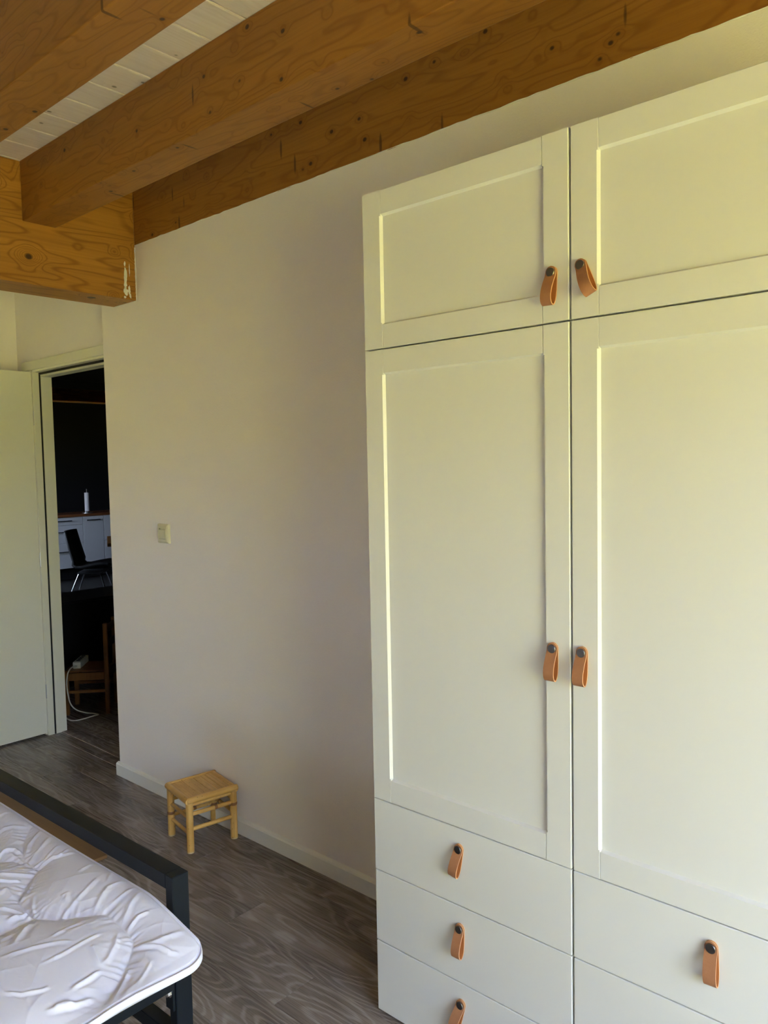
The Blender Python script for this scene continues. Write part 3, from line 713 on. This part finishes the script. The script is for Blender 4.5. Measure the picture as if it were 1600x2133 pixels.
    b_ = np.concatenate([np.arange(nx), np.arange(1, ny) * nx + nx - 1, (ny - 1) * nx + np.arange(nx - 2, -1, -1), np.arange(ny - 2, 0, -1) * nx])
    b2 = np.roll(b_, -1); f.append(np.stack([b2, b_, b_ + n, b2 + n], 1))
    f = np.concatenate(f)
    me = bpy.data.meshes.new('duvet')
    me.vertices.add(len(vs)); me.vertices.foreach_set('co', vs.astype(np.float32).ravel())
    me.loops.add(f.size); me.loops.foreach_set('vertex_index', f.astype(np.int32).ravel())
    me.polygons.add(len(f)); me.polygons.foreach_set('loop_start', np.arange(0, f.size, 4, dtype=np.int32))
    me.polygons.foreach_set('use_smooth', np.ones(len(f), dtype=bool))
    me.update(); me.validate(); me.materials.append(M['duvet'])
    o = bpy.data.objects.new('duvet', me); COL.objects.link(o)
    o['label'] = 'puffy white quilted duvet with creases spread over the bed'; o['category'] = 'duvet'
    return o
duvet()

# ------------------------------------------------------------------ dark room beyond the doorway
HX0, HX1, HY1 = -9.62, -1.6, 6.0
hw_ = MB()
hw_.box(HX0 - 0.15, HX0, 0.56, HY1, ZF - 0.01, 2.9); hw_.build('wall_kitchen', M['hall_dark'], label='wall behind the kitchen worktop, coloured near black for the unlit room', **STR)
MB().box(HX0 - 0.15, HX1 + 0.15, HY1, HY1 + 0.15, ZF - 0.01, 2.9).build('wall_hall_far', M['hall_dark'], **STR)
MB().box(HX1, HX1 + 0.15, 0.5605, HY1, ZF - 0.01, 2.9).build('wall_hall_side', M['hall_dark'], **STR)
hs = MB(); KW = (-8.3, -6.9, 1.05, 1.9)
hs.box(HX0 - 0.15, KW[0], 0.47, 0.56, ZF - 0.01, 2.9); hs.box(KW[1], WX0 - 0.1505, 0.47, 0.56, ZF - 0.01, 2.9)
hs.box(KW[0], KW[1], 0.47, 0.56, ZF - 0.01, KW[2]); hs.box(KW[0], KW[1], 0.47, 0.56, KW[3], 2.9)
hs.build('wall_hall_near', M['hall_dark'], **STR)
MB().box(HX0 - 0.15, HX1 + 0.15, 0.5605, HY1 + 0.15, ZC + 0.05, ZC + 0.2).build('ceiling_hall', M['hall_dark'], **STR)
beam('cross_beam', -7.15, -6.95, 0.5605, HY1 - 0.001, 2.262, 2.40, M['beam_y'], 'reddish timber beam seen high through the open doorway', axis_x=False)

KX = -9.0
KG = 'kitchen base cabinets'
def bar_handle(par, x, y0, y1, z):
    b = MB(); b.box(x + 0.022, x + 0.032, y0, y1, z - 0.006, z + 0.006, 0.002, 1)
    for y in (y0 + 0.02, y1 - 0.03): b.box(x + 0.0005, x + 0.024, y, y + 0.01, z - 0.005, z + 0.005)
    return b.build('bar_handle', M['black'], par)
def kitchen(y0, y1, label, fronts):
    t = thing('kitchen_cabinet', label, 'cabinet', (KX, y0, ZF), 0, KG); w_ = y1 - y0
    MB().box(-0.58, -0.021, 0.001, w_ - 0.001, 0.16, 0.865).build('carcass', M['hall_front'], t)
    MB().box(-0.55, -0.06, 0.001, w_ - 0.001, 0.0005, 0.1595).build('plinth', M['hall_dark'], t)
    for (z0, z1, kind, hz) in fronts:
        f = MB().box(-0.02, 0, 0.0025, w_ - 0.0025, z0 + 0.002, z1 - 0.002, 0.0015, 1).build(kind, M['hall_front'], t)
        bar_handle(f, 0.0, w_ * 0.28 if w_ > 0.35 else 0.05, w_ * 0.72 if w_ > 0.35 else w_ - 0.06, hz)
DR = [(0.16, 0.505, 'drawer', 0.39), (0.51, 0.755, 'drawer', 0.665), (0.76, 0.862, 'drawer', 0.815)]
kitchen(3.18, 3.78, 'pale kitchen cabinet with three bar handled drawers behind the black chair', DR)
kitchen(3.782, 4.09, 'narrow pale kitchen cabinet with one full height door', [(0.16, 0.862, 'cabinet_door', 0.81)])
kitchen(4.092, 4.69, 'pale kitchen cabinet partly hidden by the wall end', [(0.16, 0.505, 'drawer', 0.39), (0.51, 0.862, 'drawer', 0.80)])
kitchen(2.58, 3.178, 'pale kitchen cabinet hidden behind the door frame', DR)
wt = MB().box(-0.6, 0.02, 0, 2.12, 0, 0.036, 0.003, 1).build('kitchen_worktop', M['worktop'], loc=(KX, 2.57, ZF + 0.8655))
wt['label'] = 'brown wooden worktop over the pale kitchen cabinets'; wt['category'] = 'worktop'
pt = thing('paper_towel_holder', 'white paper towel roll on a stand upon the kitchen worktop', 'kitchen roll', (KX - 0.06, 3.885, ZF + 0.9016))
MB().tube([(0, 0, 0.0002), (0, 0, 0.012)], 0.07, 20).build('base', M['steel'], pt)
MB().tube([(0, 0, 0.012), (0, 0, 0.34)], 0.006, 8).build('rod', M['steel'], pt)
MB().tube([(0, 0, 0.03), (0, 0, 0.29)], 0.032, 18).build('paper_roll', M['paper'], pt, smooth=True, ang=40)
jar = thing('small_jar', 'tiny white jar beside the paper towel roll', 'jar', (KX - 0.02, 3.845, ZF + 0.9016))
MB().tube([(0, 0, 0.0002), (0, 0, 0.022), (0, 0, 0.026)], [0.011, 0.011, 0.008], 12).build('jar_body', M['paper'], jar)
MB().tube([(0, 0, 0.0262), (0, 0, 0.034)], 0.009, 12).build('jar_lid', M['steel'], jar)

# black shell chair, side on to the doorway
uu = Vector((0.67, 0.742, 0)); ch = thing('shell_chair', 'black moulded chair on chrome legs in front of the kitchen drawers', 'chair', (-6.98, 2.83, ZF), math.atan2(0.742, 0.67))
sp = [(-0.255, 0.835), (-0.25, 0.80), (-0.215, 0.65), (-0.175, 0.50), (-0.15, 0.44), (-0.115, 0.405), (-0.05, 0.40), (0.06, 0.42), (0.16, 0.435), (0.215, 0.432), (0.245, 0.415)]
b = MB(); vs = []; fs = []; NW = 9
for i, (x_, z_) in enumerate(sp):
    wd_ = 0.19 + 0.03 * math.sin(min(i, 8) / 8 * PI)
    for k in range(NW):
        t = -1 + 2 * k / (NW - 1)
        vs.append((x_ + (0.03 * t * t if i < 4 else 0), t * wd_, z_ + (0.015 * t * t if i >= 4 else 0)))
for i in range(len(sp) - 1):
    for k in range(NW - 1): fs.append((i * NW + k, i * NW + k + 1, (i + 1) * NW + k + 1, (i + 1) * NW + k))
b.add(vs, fs); sh = b.build('seat_shell', M['black'], ch, smooth=True)
so = sh.modifiers.new('thick', 'SOLIDIFY'); so.thickness = 0.035
MB().box(-0.12, 0.16, -0.14, 0.14, 0.345, 0.37, 0.006, 1).build('seat_frame', M['black'], ch)
for (x0, x1) in ((-0.10, -0.235), (0.13, 0.24)):
    for s_ in (-1, 1): MB().tube([(x0, s_ * 0.13, 0.352), (x1, s_ * 0.2, 0.001)], 0.0095, 10).build('leg', M['chrome'], ch, smooth=True, ang=40)
# dining table, mostly hidden by the wall end
tb = thing('dining_table', 'wooden table edge in front of the kitchen, mostly hidden by the wall', 'table', (-6.10, 2.56, ZF), -0.50)
MB().box(-0.9, 0.02, 0.0, 1.6, 0.715, 0.752, 0.003, 1).build('table_top', M['chair_wood'], tb)
for (x_, y_) in ((-0.86, 0.15), (-0.06, 0.25), (-0.86, 1.5), (-0.06, 1.5)): MB().box(x_, x_ + 0.05, y_, y_ + 0.05, 0.0005, 0.7148).build('leg', M['black'], tb)
# dark low sideboard behind the child's chair
sb = thing('dark_sideboard', 'black low sideboard behind the small wooden chair', 'sideboard', (-3.72, 0.66, ZF))
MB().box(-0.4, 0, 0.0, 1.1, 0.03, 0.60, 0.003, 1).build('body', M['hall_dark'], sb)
MB().box(-0.42, 0.01, -0.01, 1.12, 0.6005, 0.62, 0.003, 1).build('top_board', M['black'], sb)
for y_ in (0.05, 1.0):
    for x_ in (-0.37, -0.07): MB().box(x_, x_ + 0.04, y_, y_ + 0.04, 0.0005, 0.0295).build('foot', M['black'], sb)
# child's wooden chair
ck = thing('child_chair', 'small wooden chair in the dark room just past the doorway', 'chair', (-3.235, 0.700, ZF), math.atan2(0.745, 0.67))
SD, SWd = 0.245, 0.22
for (x_, y_, h_) in ((0, 0, 0.268), (SD, 0, 0.565), (0, SWd, 0.268), (SD, SWd, 0.565)):
    MB().box(x_ - 0.014, x_ + 0.014, y_ - 0.012, y_ + 0.012, 0.0005, h_, 0.003, 1).build('leg', M['chair_wood'], ck)
for y_ in (0.0, SWd): MB().box(0.0145, SD - 0.0145, y_ - 0.009, y_ + 0.009, 0.215, 0.262, 0.002, 1).build('apron', M['chair_wood'], ck)
for x_ in (0.0, SD): MB().box(x_ - 0.009, x_ + 0.009, 0.0125, SWd - 0.0125, 0.215, 0.262, 0.002, 1).build('apron', M['chair_wood'], ck)
for y_ in (0.0, SWd): MB().box(0.0145, SD - 0.0145, y_ - 0.007, y_ + 0.007, 0.135, 0.153, 0.002, 1).build('stretcher', M['chair_wood'], ck)
MB().box(-0.012, SD - 0.0145, -0.012, SWd + 0.012, 0.2685, 0.278, 0.003, 1).build('seat', M['chair_wood'], ck)
for z_ in (0.40, 0.50): MB().box(SD - 0.006, SD + 0.006, 0.0125, SWd - 0.0125, z_, z_ + 0.045, 0.002, 1).build('back_slat', M['chair_wood'], ck)
# power strip on the seat with its cable down to the floor
cs = math.atan2(0.745, 0.67)
pw = thing('power_strip', 'cream power strip lying on the small wooden chair seat', 'power strip', (-3.235 + 0.67 * 0.055 - 0.745 * 0.035, 0.70 + 0.742 * 0.055 + 0.67 * 0.035, ZF + 0.2785))
pw.rotation_euler = (0, 0, R(138))
MB().box(0.0, 0.19, -0.024, 0.024, 0.0, 0.042, 0.006, 2).build('housing', M['plug_white'], pw)
for k in range(4): MB().tube([(0.045 + 0.037 * k, 0, 0.0415), (0.045 + 0.037 * k, 0, 0.0432)], 0.014, 14).build('socket', M['black'], pw)
cab = MB(); P_ = [(-3.224, 0.764, 0.288), (-3.18, 0.72, 0.300), (-3.125, 0.672, 0.302), (-3.112, 0.651, 0.277), (-3.097, 0.636, 0.225), (-3.089, 0.638, 0.159), (-3.092, 0.652, 0.101), (-3.098, 0.69, 0.055), (-3.10, 0.75, 0.022), (-3.105, 0.80, 0.004), (-3.085, 0.822, -0.004), (-3.078, 0.80, -0.004), (-3.081, 0.788, -0.004), (-3.075, 0.723, -0.004), (-3.087, 0.669, -0.004), (-3.141, 0.659, -0.004), (-3.216, 0.672, -0.004), (-3.26, 0.69, -0.004)]
pts = []; PV = [Vector(p) for p in P_]
for i in range(len(PV) - 1):
    p0, p1, p2, p3 = PV[max(i - 1, 0)], PV[i], PV[i + 1], PV[min(i + 2, len(PV) - 1)]
    for k in range(6):
        t = k / 6; pts.append(0.5 * ((2 * p1) + (p2 - p0) * t + (2 * p0 - 5 * p1 + 4 * p2 - p3) * t * t + (3 * p1 - p0 - 3 * p2 + p3) * t ** 3) - pw.location)
pts = [Matrix.Rotation(-R(138), 4, 'Z') @ p for p in pts]
cab.tube(pts, 0.0038, 8).build('cable', M['plug_white'], pw, smooth=True, label='white cable trailing onto the floor')

# ------------------------------------------------------------------ garden outside the window: only its light comes in
lw = MB(); lw.box(2.95, 45, -45, 45, -0.45, -0.25); lw.box(-40, 2.95, -45, -3.7, -0.45, -0.25)
lw.build('lawn', M['grass'], label='sunlit lawn outside the window', **STR)
ORD = ['first', 'second', 'third', 'fourth', 'fifth', 'sixth', 'seventh', 'eighth', 'ninth']
def hedge(x, y, rx, ry, h, seed):
    b_ = bmesh.new(); bmesh.ops.create_icosphere(b_, subdivisions=4, radius=1.0); r = random.Random(seed)
    ph = [r.uniform(0, 6) for _ in range(6)]
    for v in b_.verts:
        c = v.co; n_ = 1 + 0.10 * math.sin(7 * c.x + ph[0]) * math.sin(6 * c.y + ph[1]) + 0.07 * math.sin(13 * c.z + ph[2]) * math.sin(11 * c.y + ph[3])
        v.co = Vector((c.x * rx * n_, c.y * ry * n_, (c.z * 0.5 + 0.5) * h * n_))
    m = MB(); m.bm(b_); b_.free()
    o = m.build('garden_bush', M['leaf'], smooth=True, loc=(x, y, -0.26)); o['label'] = 'tall rounded garden bush beyond the lawn, ' + ORD[seed] + ' along the row from the house'; o['category'] = 'bush'; o['group'] = 'bushes beyond the lawn'
for k in range(9): hedge(15 + 1.5 * (k % 2), -16 + 3.9 * k, 1.6, 1.65, 3.2 + 0.8 * ((k * 7) % 3), k)
